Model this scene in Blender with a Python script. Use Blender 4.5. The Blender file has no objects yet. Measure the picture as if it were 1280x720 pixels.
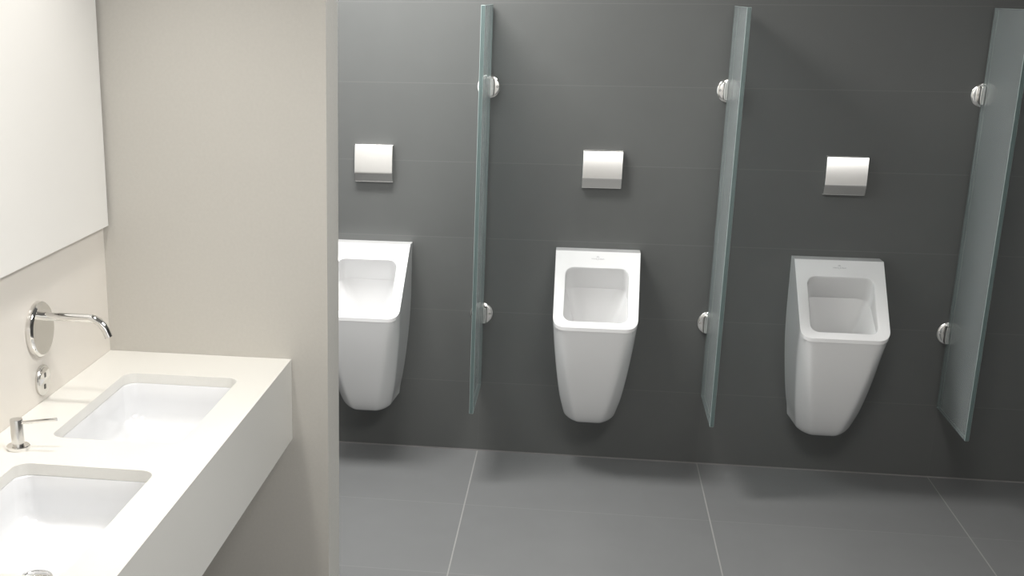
import bpy, bmesh, math
from mathutils import Vector, Matrix
S = bpy.context.scene
C = S.collection
PI = math.pi

# ------------------------------------------------------------------ materials
def new_mat(name):
    m = bpy.data.materials.new(name); m.use_nodes = True
    return m, m.node_tree, m.node_tree.nodes['Principled BSDF']

def lin(c):
    return tuple(((v/255)/12.92 if v/255 <= .04045 else ((v/255+.055)/1.055)**2.4) for v in c)+(1,)

def plain(name, rgb, rough=.5, metal=0., coat=0., noise=0., nscale=40, bump=0., spec=.5):
    m, t, b = new_mat(name)
    b.inputs['Base Color'].default_value = (*rgb, 1)
    b.inputs['Roughness'].default_value = rough
    b.inputs['Metallic'].default_value = metal
    b.inputs['Specular IOR Level'].default_value = spec
    b.inputs['Coat Weight'].default_value = coat
    b.inputs['Coat Roughness'].default_value = .05
    if noise or bump:
        tc = t.nodes.new('ShaderNodeTexCoord')
        n = t.nodes.new('ShaderNodeTexNoise'); n.inputs['Scale'].default_value = nscale
        n.inputs['Detail'].default_value = 6
        t.links.new(tc.outputs['Object'], n.inputs['Vector'])
        if noise:
            r = t.nodes.new('ShaderNodeValToRGB')
            r.color_ramp.elements[0].position = .3; r.color_ramp.elements[1].position = .7
            r.color_ramp.elements[0].color = (*[c*(1-noise) for c in rgb], 1)
            r.color_ramp.elements[1].color = (*[min(1, c*(1+noise)) for c in rgb], 1)
            t.links.new(n.outputs['Fac'], r.inputs['Fac']); t.links.new(r.outputs['Color'], b.inputs['Base Color'])
        if bump:
            bp = t.nodes.new('ShaderNodeBump'); bp.inputs['Strength'].default_value = bump
            bp.inputs['Distance'].default_value = .001
            t.links.new(n.outputs['Fac'], bp.inputs['Height']); t.links.new(bp.outputs['Normal'], b.inputs['Normal'])
    return m

def tile(name, axes, sizes, rgb, grout, gw, rough, vmix=(1, 1)):
    """large-format stoneware: joints every sizes[i] metres along world axis axes[i]"""
    m, t, b = new_mat(name)
    N = t.nodes.new; L = t.links.new
    g = N('ShaderNodeNewGeometry'); s = N('ShaderNodeSeparateXYZ'); L(g.outputs['Position'], s.inputs[0])
    def M(op, a, c=None):
        n = N('ShaderNodeMath'); n.operation = op
        for i, v in enumerate((a, c)):
            if v is None: continue
            if isinstance(v, (int, float)): n.inputs[i].default_value = v
            else: L(v, n.inputs[i])
        return n.outputs[0]
    masks = []; cells = []
    for ax, sz, vm in zip(axes, sizes, vmix):
        p = M('DIVIDE', s.outputs[ax], sz)
        fr = M('FRACT', M('ADD', p, .5))
        d = M('MULTIPLY', M('ABSOLUTE', M('SUBTRACT', fr, .5)), sz)
        masks.append(M('MULTIPLY', M('LESS_THAN', d, gw/2), vm))
        cells.append(M('FLOOR', p))
    mask = M('MAXIMUM', masks[0], masks[1])
    cmb = N('ShaderNodeCombineXYZ'); L(cells[0], cmb.inputs[0]); L(cells[1], cmb.inputs[1])
    wn = N('ShaderNodeTexWhiteNoise'); wn.noise_dimensions = '3D'; L(cmb.outputs[0], wn.inputs['Vector'])
    tone = M('ADD', M('MULTIPLY', wn.outputs['Value'], .05), .975)
    no = N('ShaderNodeTexNoise'); no.inputs['Scale'].default_value = 9; no.inputs['Detail'].default_value = 8
    L(g.outputs['Position'], no.inputs['Vector'])
    tone = M('MULTIPLY', tone, M('ADD', M('MULTIPLY', no.outputs['Fac'], .10), .95))
    vm_ = N('ShaderNodeVectorMath'); vm_.operation = 'SCALE'; vm_.inputs[0].default_value = rgb
    L(tone, vm_.inputs['Scale'])
    mx = N('ShaderNodeMix'); mx.data_type = 'RGBA'
    L(mask, mx.inputs['Factor']); L(vm_.outputs[0], mx.inputs['A']); mx.inputs['B'].default_value = (*grout, 1)
    L(mx.outputs['Result'], b.inputs['Base Color'])
    f = N('ShaderNodeTexNoise'); f.inputs['Scale'].default_value = 220; f.inputs['Detail'].default_value = 4
    L(g.outputs['Position'], f.inputs['Vector'])
    bp = N('ShaderNodeBump'); bp.inputs['Strength'].default_value = .12; bp.inputs['Distance'].default_value = .001
    L(f.outputs['Fac'], bp.inputs['Height']); L(bp.outputs['Normal'], b.inputs['Normal'])
    b.inputs['Roughness'].default_value = rough
    return m

WALLT = tile('anthracite_wall_tile', (0, 2), (.9, .3), (.105, .109, .106), (.128, .131, .129), .003, .5, (.3, 1))
FLOORT = tile('anthracite_floor_tile', (0, 1), (.9, .6), (.200, .204, .205), (.34, .34, .33), .0045, .40, (1, .3))
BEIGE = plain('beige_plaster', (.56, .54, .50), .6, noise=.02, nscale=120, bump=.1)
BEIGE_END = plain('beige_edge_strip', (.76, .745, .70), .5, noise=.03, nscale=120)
CREAM = plain('cream_wall_panel', (.84, .80, .745), .35, noise=.01, nscale=5)
STONE = plain('cream_composite_stone', (.84, .83, .79), .3, noise=.01, nscale=300)
CERAM = plain('white_vitreous_china', (.84, .84, .84), .12, coat=.4)
BASINW = plain('white_basin_china', (.82, .83, .85), .12, coat=.4)
CHROME = plain('polished_chrome', (.80, .79, .77), .06, 1.)
CHROMEB = plain('satin_chrome', (.72, .71, .69), .22, 1.)
BLACK = plain('black_window', (.02, .02, .02), .15)
SEAL = plain('grey_silicone', (.25, .24, .24), .5)
INK = plain('grey_print', (.42, .42, .43), .5)
WHITEP = plain('white_paint', (.80, .79, .77), .6, noise=.01)
CEILP = plain('grey_ceiling_paint', (.38, .38, .38), .7, noise=.01)
DARKP = plain('dark_grey_paint', (.10, .10, .10), .6, noise=.02)
EDGE = plain('mirror_edge_grey', (.30, .30, .29), .3, .3)
HOLE = plain('dark_drain_hole', (.03, .03, .03), .5)

MIRR, t, b = new_mat('pale_satin_mirror')
b.inputs['Base Color'].default_value = (.93, .92, .895, 1); b.inputs['Roughness'].default_value = .3
b.inputs['Metallic'].default_value = 0

FROST, t, b = new_mat('frosted_glass')
b.inputs['Base Color'].default_value = (.86, .92, .92, 1); b.inputs['Roughness'].default_value = .27
b.inputs['Transmission Weight'].default_value = .80; b.inputs['IOR'].default_value = 1.3
tr = t.nodes.new('ShaderNodeBsdfTransparent'); tr.inputs[0].default_value = (.93, .97, .97, 1)
mx = t.nodes.new('ShaderNodeMixShader'); mx.inputs[0].default_value = .28
t.links.new(b.outputs[0], mx.inputs[1]); t.links.new(tr.outputs[0], mx.inputs[2])
t.links.new(mx.outputs[0], t.nodes['Material Output'].inputs['Surface'])
ARRIS = plain('ground_glass_arris', (.40, .47, .465), .4)
GEDGE, t, b = new_mat('polished_glass_edge')
b.inputs['Base Color'].default_value = (.13, .18, .175, 1); b.inputs['Roughness'].default_value = .1
b.inputs['Transmission Weight'].default_value = .25; b.inputs['IOR'].default_value = 1.45

# ------------------------------------------------------------------ helpers
def obj(name, bm, mats, parent=None, smooth=None, bevel=None, seg=3):
    me = bpy.data.meshes.new(name)
    bmesh.ops.recalc_face_normals(bm, faces=bm.faces[:])
    bm.to_mesh(me); bm.free()
    o = bpy.data.objects.new(name, me); C.objects.link(o)
    for m in (mats if isinstance(mats, (list, tuple)) else [mats]): me.materials.append(m)
    if parent: o.parent = parent
    if bevel:
        md = o.modifiers.new('bevel', 'BEVEL'); md.width = bevel; md.segments = seg
        md.limit_method = 'ANGLE'; md.angle_limit = math.radians(28); md.harden_normals = True
        me.shade_smooth()
    elif smooth is not None:
        me.shade_smooth(); me.set_sharp_from_angle(angle=math.radians(smooth))
    return o

def thing(name, label, cat, loc, group=None):
    o = bpy.data.objects.new(name, None); C.objects.link(o)
    o.empty_display_size = .05
    o.location = loc; tag(o, label, cat, group); return o

def tag(o, label, cat, group=None):
    o['label'] = label; o['category'] = cat
    if group: o['group'] = group

def box(bm, x0, x1, y0, y1, z0, z1):
    v = [bm.verts.new((x, y, z)) for x in (x0, x1) for y in (y0, y1) for z in (z0, z1)]
    for f in ((0, 1, 3, 2), (4, 6, 7, 5), (0, 4, 5, 1), (2, 3, 7, 6), (0, 2, 6, 4), (1, 5, 7, 3)):
        bm.faces.new([v[i] for i in f])

def struct(name, b6, mat):
    bm = bmesh.new(); box(bm, *b6); o = obj(name, bm, mat); o['kind'] = 'structure'; return o

def loft(bm, loops, cap0=False, cap1=False):
    vs = [[bm.verts.new(p) for p in l] for l in loops]
    n = len(vs[0])
    for a, b_ in zip(vs, vs[1:]):
        for i in range(n):
            j = (i+1) % n
            bm.faces.new((a[i], a[j], b_[j], b_[i]))
    if cap0: bm.faces.new(vs[0][::-1])
    if cap1: bm.faces.new(vs[-1])
    return vs

def lathe(bm, prof, axis='z', c=(0, 0, 0), n=48, cap0=True, cap1=True):
    """prof: list of (r, h) ; axis gives the direction of h"""
    loops = []
    for r, h in prof:
        l = []
        for k in range(n):
            a = 2*PI*k/n; u, v = r*math.cos(a), r*math.sin(a)
            p = {'z': (u, v, h), 'x': (h, u, v), 'y': (u, h, v), '-y': (u, -h, v)}[axis]
            l.append((c[0]+p[0], c[1]+p[1], c[2]+p[2]))
        loops.append(l)
    return loft(bm, loops, cap0, cap1)

def tube(bm, pts, r, n=20, cap=True):
    pts = [Vector(p) for p in pts]; loops = []
    prev = None
    for i, p in enumerate(pts):
        t_ = (pts[min(i+1, len(pts)-1)]-pts[max(i-1, 0)]).normalized()
        up = prev if prev else (Vector((0, 1, 0)) if abs(t_.y) < .9 else Vector((0, 0, 1)))
        s_ = t_.cross(up).normalized(); u_ = s_.cross(t_).normalized(); prev = u_
        rr = r[i] if isinstance(r, (list, tuple)) else r
        loops.append([p+(s_*math.cos(2*PI*k/n)+u_*math.sin(2*PI*k/n))*rr for k in range(n)])
    loft(bm, loops, cap, cap)

def rrect(x0, x1, y0, y1, r, n=8):
    """rounded rectangle, counter-clockwise, 4*(n+1) points"""
    out = []
    for cx, cy, a0 in ((x1-r, y1-r, 0), (x0+r, y1-r, PI/2), (x0+r, y0+r, PI), (x1-r, y0+r, 1.5*PI)):
        for k in range(n+1):
            a = a0+PI/2*k/n; out.append((cx+r*math.cos(a), cy+r*math.sin(a)))
    return out

def group_copy(root, loc, label, group=None):
    r = root.copy(); C.objects.link(r); r.location = loc; r['label'] = label
    if group: r['group'] = group
    for ch in list(root.children):
        c = ch.copy(); C.objects.link(c); c.parent = r
        for g in list(ch.children):
            d = g.copy(); C.objects.link(d); d.parent = c
    return r

# ------------------------------------------------------------------ dimensions
XL, YW, XE, TW = -.934, -1.700, -.303, .165
XR, YF, ZC = 3.3, -6.4, 2.62
ZT, ZB, XF = .860, .625, -.406

# ------------------------------------------------------------------ room shell
struct('floor', (XL-.1, XR+.1, YF-.1, .1, -.05, 0), FLOORT)
struct('wall_back', (XL-.1, XR+.1, 0, .1, 0, ZC), WALLT)
struct('wall_left', (XL-.1, XL, YF, YW, 0, ZC), CREAM)
struct('wall_left_tiled', (XL-.1, XL, YW, 0, 0, ZC), WALLT)
struct('wall_right', (XR, XR+.1, YF, 0, 0, ZC), DARKP)
struct('wall_front', (XL-.1, XR+.1, YF-.1, YF, 0, ZC), WHITEP)
struct('ceiling', (XL-.1, XR+.1, YF-.1, .1, ZC, ZC+.05), CEILP)
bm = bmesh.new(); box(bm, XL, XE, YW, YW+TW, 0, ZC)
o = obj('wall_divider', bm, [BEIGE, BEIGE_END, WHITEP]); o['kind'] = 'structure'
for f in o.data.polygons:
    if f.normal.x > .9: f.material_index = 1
    if f.normal.y > .9: f.material_index = 2  # unseen back face made white to brighten the flush plate's reflection
struct('trim_1', (XL, XR, -.004, 0, 0, .004), SEAL)

bm = bmesh.new()   # frame of the window behind the divider
for y0, y1, z0, z1 in ((-1.36, -.34, .74, .80), (-1.36, -.34, 2.10, 2.16), (-1.36, -1.30, .80, 2.10), (-.40, -.34, .80, 2.10)):
    box(bm, XL, XL+.03, y0, y1, z0, z1)
o = obj('window_1', bm, WHITEP, bevel=.003, seg=2); o['kind'] = 'structure'

# ------------------------------------------------------------------ urinal
def urinal():
    t = thing('urinal', '', 'urinal', (0, 0, .195))
    Z0 = .195
    NA, NS = 10, 10
    DT, ZTOP, DB, ZR = .072, .877, .355, .641
    def section(wb, w, s, f, D, blend, smo=0):
        """half of the outline from back centre to front centre, as (x, depth); s depth where the corner starts"""
        h = []
        for k in range(4): h.append((wb*k/4, 0))                      # along the wall
        for k in range(NS):
            u = 1-(1-k/NS)**1.7; h.append((wb+(w-wb)*u, s*u))           # side
        cx, cy = w, D                                                   # corner control point
        for k in range(NA+1):
            u = k/NA
            bx = (1-u)**2*w+2*u*(1-u)*cx+u*u*f; by = (1-u)**2*s+2*u*(1-u)*cy+u*u*D
            lx = w+(f-w)*u; ly = s+(D-s)*u
            h.append((lx+(bx-lx)*blend, ly+(by-ly)*blend))
        for k in range(1, 6): h.append((f*(1-(k/5)**1.5), D))
        for it in range(smo):
            g = h[:]
            for i in range(6, len(h)-1):
                g[i] = tuple(.25*h[i-1][q]+.5*h[i][q]+.25*h[i+1][q] for q in (0, 1))
            h = g
        return h
    def full(h): return h+[(-x, y) for x, y in h[1:-1]][::-1]
    def slope_pt(x, d):     # d is 0..DB in plan; mapped on to the slanted face
        s_ = d/DB
        return (x, -(DT+(DB-DT)*s_), ZTOP+(ZR-ZTOP)*s_-Z0)
    top = full(section(.1625, .158, .31, .112, DB, .95))
    loops = []
    # outer body, from the slanted face down
    face_loop = [slope_pt(x, d) for x, d in top]
    loops.append(face_loop)
    zs_ = lambda d: ZTOP+(ZR-ZTOP)*(d/DB)
    loops.append([(x*1.0, -d, zs_(d)-.002-.012*(d/DB)-Z0) for x, d in top])
    def lev(z, zb, wb, w, s, f, D, bl):
        return [(x, -d, zb+(z-zb)*min(1, d/D)-Z0) for x, d in full(section(wb, w, s, f, D, bl, 2))]
    keys = [  # z front, z back, half width at wall, half width, corner start, front half width, depth, roundness
        (.628, .655, .1600, .1565, .306, .112, .3535, .80),
        (.560, .560, .1560, .1505, .275, .108, .338, .40),
        (.480, .480, .1495, .1420, .248, .099, .315, .22),
        (.400, .400, .1410, .1320, .218, .087, .285, .15),
        (.320, .320, .1300, .1200, .182, .073, .247, .15),
        (.260, .275, .1210, .1080, .150, .061, .211, .18),
        (.225, .243, .1170, .1000, .127, .053, .184, .25),
        (.206, .234, .1155, .0945, .108, .046, .162, .35),
        (.1975, .2315, .1130, .0870, .092, .039, .142, .5),
        (.1955, .2305, .1080, .0760, .077, .030, .120, .6)]
    def cr(p0, p1, p2, p3, u):
        return .5*((2*p1)+(-p0+p2)*u+(2*p0-5*p1+4*p2-p3)*u*u+(-p0+3*p1-3*p2+p3)*u**3)
    for i in range(len(keys)-1):
        K = [keys[max(i-1, 0)], keys[i], keys[i+1], keys[min(i+2, len(keys)-1)]]
        for u in (0, .33, .67):
            loops.append(lev(*[cr(*q, u) for q in zip(*K)]))
    loops.append(lev(*keys[-1]))
    bm = bmesh.new()
    vs = loft(bm, loops)
    bm.faces.new(vs[-1])
    # ring of the slanted face and the bowl inside
    n = len(top)
    def opening(wx, wt, t0, t1, r):
        """loop with the same point count following the outer one: top corners, sides, front corners"""
        h = [((wt-r)*k/4, t0) for k in range(4)]
        hh = []
        for k in range(NS):
            u = k/(NS-1)
            if k < 6:
                a = PI/2*k/5; hh.append((wt-r+r*math.sin(a), t0+r-r*math.cos(a)))
            else:
                v = (k-5)/5; hh.append((wt+(wx-wt)*v, t0+r+(t1-r-(t0+r))*v))
        h += hh
        for k in range(NA+1):
            a = PI/2*k/NA; h.append((wx-r+r*math.cos(a), t1-r+r*math.sin(a)))
        for k in range(1, 6): h.append(((wx-r)*(1-k/5), t1))
        return h
    op = full(opening(.123, .123, .075, .328, .034))
    oa = [slope_pt(x, d) for x, d in op]
    nrm = Vector((0, -(ZTOP-ZR), (DB-DT))).normalized()   # out of the slanted face
    def shrink(lp, dx, k):
        cx = 0; cy = sum(p[1] for p in lp)/len(lp); cz = sum(p[2] for p in lp)/len(lp)
        out = []
        for p in lp:
            v = Vector((p[0]-cx, p[1]-cy, p[2]-cz)); l = v.length
            q = Vector((cx, cy, cz))+v*(1-dx/l)-nrm*k
            out.append(tuple(q))
        return out
    o1 = shrink(oa, .0018, .0007); o2 = shrink(oa, .004, .004); o3 = shrink(oa, .0052, .010)
    def bowl(w, wt, d0, d1, zb, zf, r):
        lp = full(opening(w, wt, .0, .355, r*.355/(d1-d0) if False else r))
        return [(x, -(d0+(d1-d0)*(d/.355)), zb+(zf-zb)*(d/.355)-Z0) for x, d in lp]
    b1 = bowl(.121, .119, .092, .326, .742, .625, .036)
    b1b = bowl(.1175, .113, .082, .323, .734, .618, .040)
    b2 = bowl(.098, .078, .066, .295, .60, .53, .05)
    b3 = bowl(.075, .055, .075, .245, .46, .42, .06)
    b4 = bowl(.045, .035, .10, .20, .385, .375, .03)
    b5 = bowl(.015, .012, .135, .165, .365, .365, .01)
    inner = loft(bm, [oa, o1, o2, o3, b1, b1b, b2, b3, b4, b5])
    bm.faces.new(inner[-1])
    a, b_ = vs[0], inner[0]
    for i in range(n):
        j = (i+1) % n; bm.faces.new((a[i], a[j], b_[j], b_[i]))
    o = obj('ceramic_body', bm, CERAM, t, bevel=.0055, seg=3)
    # maker's mark on the slanted top band
    cu = bpy.data.curves.new('mark', 'FONT'); cu.body = 'Villeroy & Boch'; cu.size = .0078; cu.align_x = 'CENTER'; cu.extrude = .0002
    tmp = bpy.data.objects.new('tmp', cu); C.objects.link(tmp)
    me = bpy.data.meshes.new_from_object(tmp.evaluated_get(bpy.context.evaluated_depsgraph_get()))
    bpy.data.objects.remove(tmp)
    bm = bmesh.new(); bm.from_mesh(me)
    # emblem: little pointed arch over the words
    for r0, r1 in ((.0055, .0042),):
        oc = [(r0*math.cos(a), .0085+r0*1.25*math.sin(a)) for a in [PI*k/12 for k in range(13)]]
        ic = [(r1*math.cos(a), .0085+r1*1.25*math.sin(a)) for a in [PI*k/12 for k in range(13)]]
        for k in range(12):
            bm.faces.new([bm.verts.new((*p, .0002)) for p in (oc[k], oc[k+1], ic[k+1], ic[k])])
    for q in (((-.0012, .009), (.0012, .009), (.0004, .0135), (-.0004, .0135)), ((-.001, -.0035), (.001, -.0035), (.0006, -.0015), (-.0006, -.0015))):
        bm.faces.new([bm.verts.new((*p, .0002)) for p in q])
    yax = Vector((0, DB-DT, ZTOP-ZR)).normalized(); xax = Vector((1, 0, 0)); zax = xax.cross(yax)
    M = Matrix((xax, yax, zax)).transposed().to_4x4(); M.translation = Vector(slope_pt(0, .038))+zax*.0006
    bm.transform(M)
    bpy.data.meshes.remove(me)
    obj('maker_mark', bm, INK, t)
    return t

u0 = urinal()
GU = 'row of wall-hung urinals'
u0.location = (.45, 0, .195)
u0['label'] = 'white wall-hung urinal on the dark tiled wall, the middle one, between two glass screens'
group_copy(u0, (-.45, 0, .195), 'white wall-hung urinal partly hidden behind the end of the beige wall')
group_copy(u0, (1.35, 0, .195), 'white wall-hung urinal furthest from the washbasins, beside the widest-looking glass screen')
for o in list(C.objects):
    if o.type == 'EMPTY' and o.get('category') == 'urinal': o['group'] = GU

# ------------------------------------------------------------------ flush plates
def flush_plate():
    t = thing('flush_plate', '', 'flush plate', (0, 0, 1.115))
    W, Hh = .0755, .142
    bm = bmesh.new()
    # bowed cover: side profile (depth, z)
    prof = []
    n = 40
    d_ = .024
    for k in range(n+1):
        u = k/n
        al = -18 if u < .22 else (-18+18*(u-.22)/.025 if u < .245 else 8*(u-.25)/.75)
        prof.append((d_, Hh*u)); d_ -= math.tan(math.radians(al))*Hh/n
    rows = []
    for sx in (-W, W):
        rows.append([bm.verts.new((sx, -d, z)) for d, z in prof])
    back = [[bm.verts.new((sx, -.0005-.004, z)) for d, z in prof] for sx in (-W, W)]
    for k in range(n):
        bm.faces.new((rows[0][k], rows[1][k], rows[1][k+1], rows[0][k+1]))
        bm.faces.new((back[0][k], back[1][k], back[1][k+1], back[0][k+1]))
        for s_ in (0, 1): bm.faces.new((rows[s_][k], rows[s_][k+1], back[s_][k+1], back[s_][k]))
    for k in (0, n): bm.faces.new((rows[0][k], rows[1][k], back[1][k], back[0][k]))
    obj('cover', bm, CHROME, t, bevel=.0012, seg=2)
    bm = bmesh.new(); box(bm, -W-.0005, W+.0005, -.0075, 0, -.0035, Hh+.001)
    obj('back_frame', bm, CHROMEB, t, bevel=.001, seg=2)
    return t
fp = flush_plate(); fp.location = (.449, 0, 1.117)
GP = 'flush plates above the urinals'
fp['label'] = 'square polished chrome flush plate above the middle urinal'
group_copy(fp, (-.444, 0, 1.117), 'square polished chrome flush plate next to the beige wall end, above the part-hidden urinal')
group_copy(fp, (1.350, 0, 1.117), 'square polished chrome flush plate above the urinal furthest from the washbasins')
for o in list(C.objects):
    if o.get('category') == 'flush plate': o['group'] = GP

# ------------------------------------------------------------------ glass screens
GT = .015
def screen():
    t = thing('glass_screen', '', 'partition screen', (0, 0, .295))
    bm = bmesh.new(); box(bm, -GT/2, GT/2, -.405, -.012, 0, 1.50)
    o = obj('glass_pane', bm, [FROST, GEDGE], t, bevel=.0011, seg=1)
    o.modifiers['bevel'].material = 2; o.data.materials.append(ARRIS)
    for f in o.data.polygons:
        if abs(f.normal.x) < .5: f.material_index = 1
    for zc in (.300, 1.197):
        bm = bmesh.new()
        lathe(bm, [(.0455, 0), (.0460, .0015), (.0460, .005), (.0450, .0075), (.0425, .0095), (.036, .0105), (.010, .011)], '-y', (0, 0, zc), 56)
        fl = obj('clamp_flange', bm, CHROME, t, smooth=35)
        for sx in (-1, 1):
            bm = bmesh.new()
            # jaw: half-round block gripping the pane, flat against the glass
            h = .033
            prof = []
            for k in range(13):
                a = -PI/2+PI*k/12
                prof.append((.009+.008*math.cos(a)**.6 if abs(math.cos(a)) > 1e-6 else .009, h*math.sin(a)))
            x0 = GT/2+.0006
            l0 = [(sx*x0, -.010, z) for w, z in prof]
            ring = lambda y, k=1.: [(sx*(x0+w*k), y, zc+z) for w, z in prof]+[(sx*x0, y, zc+h), (sx*x0, y, zc-h)]
            loft(bm, [ring(-.0105), ring(-.040), ring(-.048, .85)], True, True)
            obj('clamp_jaw', bm, CHROME, fl, bevel=.0015, seg=2)
            bm = bmesh.new()
            lathe(bm, [(.0048, 0), (.0048, .002), (.0036, .0034), (.0034, .0034), (.003, .0022)], '-y', (sx*.0335, -.0105, zc), 20)
            obj('screw', bm, CHROMEB, fl, smooth=30)
    return t
g0 = screen(); GG = 'frosted glass screens between the urinals'
g0['label'] = 'frosted glass screen between the part-hidden urinal and the middle urinal'
group_copy(g0, (.899, 0, .295), 'frosted glass screen just right of the middle urinal, on two chrome wall clamps')
group_copy(g0, (1.800, 0, .295), 'frosted glass screen at the right end of the row, seen widest')
for o in list(C.objects):
    if o.get('category') == 'partition screen': o['group'] = GG

# ------------------------------------------------------------------ counter with two cut-outs
BX0, BX1 = -.812, -.500
B1 = (-2.430, -1.912); B2 = (-3.122, -2.602)
YN = -4.35
bm = bmesh.new()
ST = .0265
def edge_loop(pts, z):
    v = [bm.verts.new((x, y, z)) for x, y in pts]
    return v, [bm.edges.new((v[i], v[(i+1) % len(v)])) for i in range(len(v))]
G = .0
outer = [(XL+.0008, YN), (XF, YN), (XF, YW-.0008), (XL+.0008, YW-.0008)]
holes = [rrect(BX0, BX1, b0, b1+.004, .034) for b0, b1 in (B1, B2)]
E = []; tops = []
for l in [outer]+holes:
    v, e = edge_loop(l, ZT); E += e; tops.append(v)
bmesh.ops.triangle_fill(bm, use_beauty=True, use_dissolve=False, edges=E)
for v in tops[1:]:           # stone thickness shown in the cut-outs
    low = [bm.verts.new((p.co.x, p.co.y, ZT-ST)) for p in v]
    for i in range(len(v)):
        j = (i+1) % len(v); bm.faces.new((v[i], v[j], low[j], low[i]))
    tops[tops.index(v)] = v
# aprons at the front and ends, and the underside of the slab
o4 = tops[0]
b4 = [bm.verts.new((x, y, ZB)) for x, y in outer]
for i in range(4):
    j = (i+1) % 4; bm.faces.new((o4[i], o4[j], b4[j], b4[i]))
q = .03
i4 = [bm.verts.new(p) for p in ((XL, YN+q, ZB), (XF-q, YN+q, ZB), (XF-q, YW, ZB), (XL, YW, ZB))]
bm.faces.new((b4[0], b4[1], i4[1], i4[0])); bm.faces.new((b4[1], b4[2], i4[2], i4[1]))
bm.verts.ensure_lookup_table()
top4 = [bm.verts.new((p.co.x, p.co.y, ZB+.03)) for p in i4]
bm.faces.new((i4[0], i4[1], top4[1], top4[0])); bm.faces.new((i4[1], i4[2], top4[2], top4[1])); bm.faces.new(top4)
o = obj('countertop', bm, STONE, smooth=30)
tag(o, 'thick cream stone vanity counter with two cut-out basins along the left wall', 'counter')

def basin():
    t = thing('washbasin', '', 'washbasin', (0, 0, .700))
    z = lambda v: v-.700
    L, W = .2625, .1575
    def R(dx, dy, r): return rrect(-W+dx, W-dx, -L+dy, L-dy, r)
    def lp(dx, dy, r, zz): return [(x, y, z(zz)) for x, y in R(dx, dy, r)]
    bm = bmesh.new()
    zt = ZT-ST-.0005
    loops = [lp(-.012, -.012, .055, zt-.012), lp(-.012, -.012, .055, zt), lp(0, 0, .036, zt), lp(.003, .003, .036, zt-.004),
             lp(.005, .006, .038, .790), lp(.008, .010, .040, .752), lp(.014, .017, .05, .736),
             lp(.026, .030, .052, .728), lp(.05, .06, .05, .7255), lp(.09, .15, .04, .723), lp(.128, .225, .03, .721)]
    vs = loft(bm, loops, False, True)
    # outside of the bowl
    loft(bm, [lp(-.012, -.012, .055, zt-.012), lp(-.006, -.006, .05, .77), lp(.0, .0, .05, .722), lp(.03, .03, .05, .705)], False, True)
    bmesh.ops.remove_doubles(bm, verts=bm.verts[:], dist=1e-5)
    obj('bowl', bm, BASINW, t, smooth=50)
    bm = bmesh.new()
    lathe(bm, [(.0325, 0), (.0330, .002), (.0315, .0045), (.026, .005), (.0245, .0035), (.0240, .0045), (.021, .0065), (.006, .0075)], 'z', (-.012, 0, z(.7205)), 40)
    obj('drain', bm, CHROME, t, smooth=30)
    return t
w0 = basin(); w0.location = ((BX0+BX1)/2, sum(B1)/2, .700)
w0['label'] = 'white rectangular undermount washbasin nearer the beige dividing wall, under the wall spout'
w0['group'] = 'undermount basins in the counter'
group_copy(w0, ((BX0+BX1)/2, sum(B2)/2, .700), 'white rectangular undermount washbasin nearer the viewer, cut by the bottom left corner')

# ------------------------------------------------------------------ wall tap
t = thing('wall_tap', 'polished chrome wall-mounted spout tap with round rosette above the far basin', 'tap', (XL, -2.180, 1.046))
bm = bmesh.new()
lathe(bm, [(.0670, 0), (.0690, .002), (.0692, .008), (.0680, .013), (.0650, .0165), (.0622, .018), (.0612, .0178), (.008, .0178)], 'x', (0, 0, 0), 72)
obj('rosette', bm, CHROME, t, smooth=24)
bm = bmesh.new()
SZ = .033
pts = [(.012, 0, SZ), (.05, 0, SZ), (.09, 0, SZ)]
ex, rad = .134, .046
for k in range(13):
    a = math.radians(68)*k/12
    pts.append((ex+rad*math.sin(a), 0, SZ-rad+rad*math.cos(a)))
a = math.radians(68)
for l in (.010, .018): pts.append((ex+rad*math.sin(a)+l*math.cos(a), 0, SZ-rad+rad*math.cos(a)-l*math.sin(a)))
tube(bm, pts, .0102, 24)
obj('spout', bm, CHROME, t, smooth=40)

# ------------------------------------------------------------------ sensor
t = thing('sensor_plate', 'small round chrome sensor plate with two dark windows, below the tap rosette', 'sensor', (XL, -2.177, .914))
bm = bmesh.new()
lathe(bm, [(.0385, 0), (.039, .0015), (.039, .006), (.0375, .008), (.0355, .0085), (.005, .0087)], 'x', (0, 0, 0), 56)
obj('plate', bm, CHROMEB, t, smooth=30)
bm = bmesh.new()   # raised mirror half, divided on a slant
pts = [(.033*math.cos(a), .033*math.sin(a)) for a in [math.radians(8)+PI*k/20 for k in range(21)]]
loft(bm, [[(.0086, y, z) for y, z in pts], [(.0105, y, z) for y, z in pts], [(.011, y*.97, z*.97) for y, z in pts]], False, True)
obj('upper_window', bm, CHROME, t, smooth=30)
for dz, xx in ((.014, .0111), (-.016, .0088)):
    bm = bmesh.new(); l = rrect(-.0045, .0045, -.006, .006, .0015, 3)
    loft(bm, [[(xx, y, z+dz) for y, z in l], [(xx+.0006, y, z+dz) for y, z in l]], False, True)
    obj('sensor_eye', bm, BLACK, t)

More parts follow.
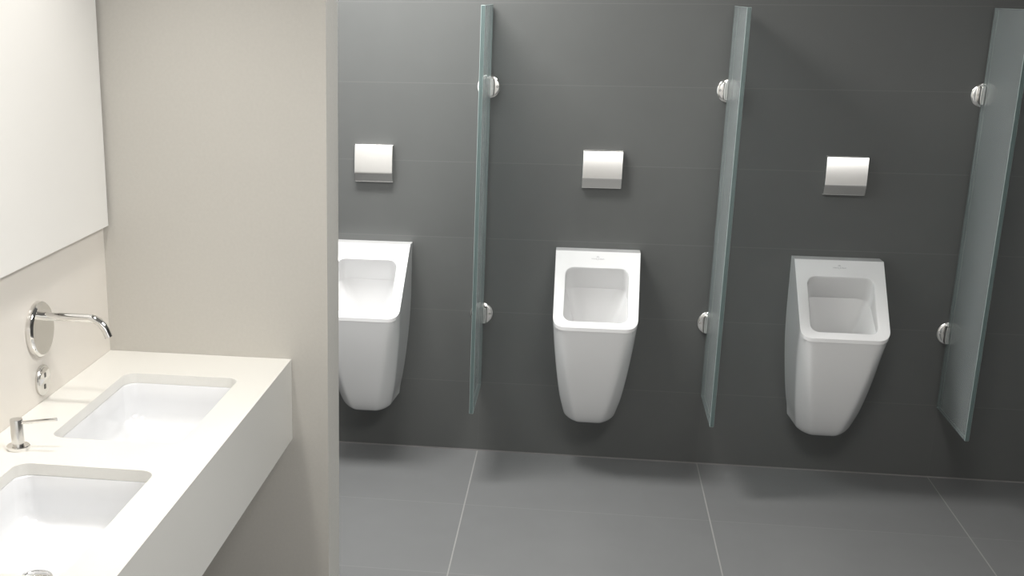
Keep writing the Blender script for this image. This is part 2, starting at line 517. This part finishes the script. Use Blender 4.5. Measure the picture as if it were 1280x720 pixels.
# ------------------------------------------------------------------ soap dispenser
t = thing('soap_dispenser', 'small chrome soap dispenser pump standing on the counter between the basins', 'soap dispenser', (-.848, -2.515, ZT))
bm = bmesh.new()
lathe(bm, [(.0255, 0), (.026, .001), (.026, .0075), (.0245, .009), (.014, .0092)], 'z', (0, 0, 0), 48)
obj('base_ring', bm, CHROME, t, smooth=30)
bm = bmesh.new()
lathe(bm, [(.0125, .009), (.0125, .014), (.0142, .0145), (.0142, .068), (.0135, .0695), (.004, .0700)], 'z', (0, 0, 0), 40)
obj('pump_head', bm, CHROMEB, t, smooth=30)
bm = bmesh.new(); tube(bm, [(.012, 0, .0620), (.05, .004, .0665), (.092, .008, .0715)], .0040, 16)
obj('nozzle', bm, CHROME, t, smooth=40)

# ------------------------------------------------------------------ mirror
t = thing('mirror', 'large pale frameless mirror on the left wall above the counter', 'mirror', (XL, -3.0, 1.220))
bm = bmesh.new(); box(bm, .006, .020, YN+3.0, YW+3.0-.012, 0, 1.05)
o = obj('mirror_glass', bm, [MIRR, EDGE], t)
for f in o.data.polygons:
    if f.normal.x < .9: f.material_index = 1
bm = bmesh.new(); box(bm, 0, .006, YN+3.03, YW+3.0-.03, .02, 1.03); obj('backing_board', bm, EDGE, t)

# ------------------------------------------------------------------ lights
def area(name, loc, size, power, color=(1, 1, 1), rot=(0, 0, 0), spread=180):
    l = bpy.data.lights.new(name, 'AREA'); l.shape = 'RECTANGLE'; l.size, l.size_y = size
    l.energy = power; l.color = color; l.spread = math.radians(spread)
    o = bpy.data.objects.new(name, l); C.objects.link(o); o.location = loc; o.rotation_euler = rot
    return o
def spot(name, loc, target, power, angle, blend, color=(1, 1, 1), r=.05):
    l = bpy.data.lights.new(name, 'SPOT'); l.energy = power; l.spot_size = math.radians(angle); l.spot_blend = blend
    l.color = color; l.shadow_soft_size = r
    o = bpy.data.objects.new(name, l); C.objects.link(o); o.location = loc
    o.rotation_euler = (Vector(target)-Vector(loc)).to_track_quat('-Z', 'Y').to_euler()
WARM = (1, .965, .91)
spot('basin_downlight', (-.62, -2.25, 2.55), (-.66, -2.20, 0), 37, 85, .9, WARM, .08)
spot('basin_downlight', (-.62, -2.95, 2.55), (-.66, -2.95, 0), 34, 95, .9, WARM, .08)
area('key_panel', (-.45, -.75, 2.58), (.8, .4), 48, (1, .985, .965))
area('aisle_panel', (.9, -2.75, 2.58), (.8, .8), 34, (1, .98, .94))
area('window_daylight', (XL+.012, -.85, 1.45), (1.3, .9), 5.5, (.97, .985, 1), (0, -PI/2, 0))
area('front_wall_fill', (1.3, -6.1, 2.58), (3.6, .3), 70, spread=110)  # added unseen fill, brightens the front wall mirrored in the flush plates
w = bpy.data.worlds.new('World'); S.world = w; w.use_nodes = True
w.node_tree.nodes['Background'].inputs[0].default_value = (.8, .85, .9, 1)
w.node_tree.nodes['Background'].inputs[1].default_value = .1

# ------------------------------------------------------------------ camera
yaw, pitch, roll = -.155215, .306307, .006239
cy, sy, cp, sp = math.cos(yaw), math.sin(yaw), math.cos(pitch), math.sin(pitch)
f_ = Vector((sy*cp, cy*cp, -sp)); r_ = Vector((cy, -sy, 0)); u_ = r_.cross(f_)
cr, sr = math.cos(roll), math.sin(roll)
r2 = cr*r_+sr*u_; u2 = -sr*r_+cr*u_
cam = bpy.data.cameras.new('camera'); co = bpy.data.objects.new('camera', cam); C.objects.link(co)
M = Matrix((r2, u2, -f_)).transposed().to_4x4(); M.translation = Vector((.355826, -5.036206, 1.844120))
co.matrix_world = M
cam.sensor_width = 36; cam.lens = 1591.06*36/1280
cam.shift_x = (640-470.207)/1280; cam.shift_y = (490.231-360)/1280
cam.clip_start = .02
S.camera = co
S.view_settings.view_transform = 'Standard'; S.view_settings.look = 'None'
S.view_settings.gamma = 1; S.view_settings.exposure = .18; S.view_settings.use_curve_mapping = False
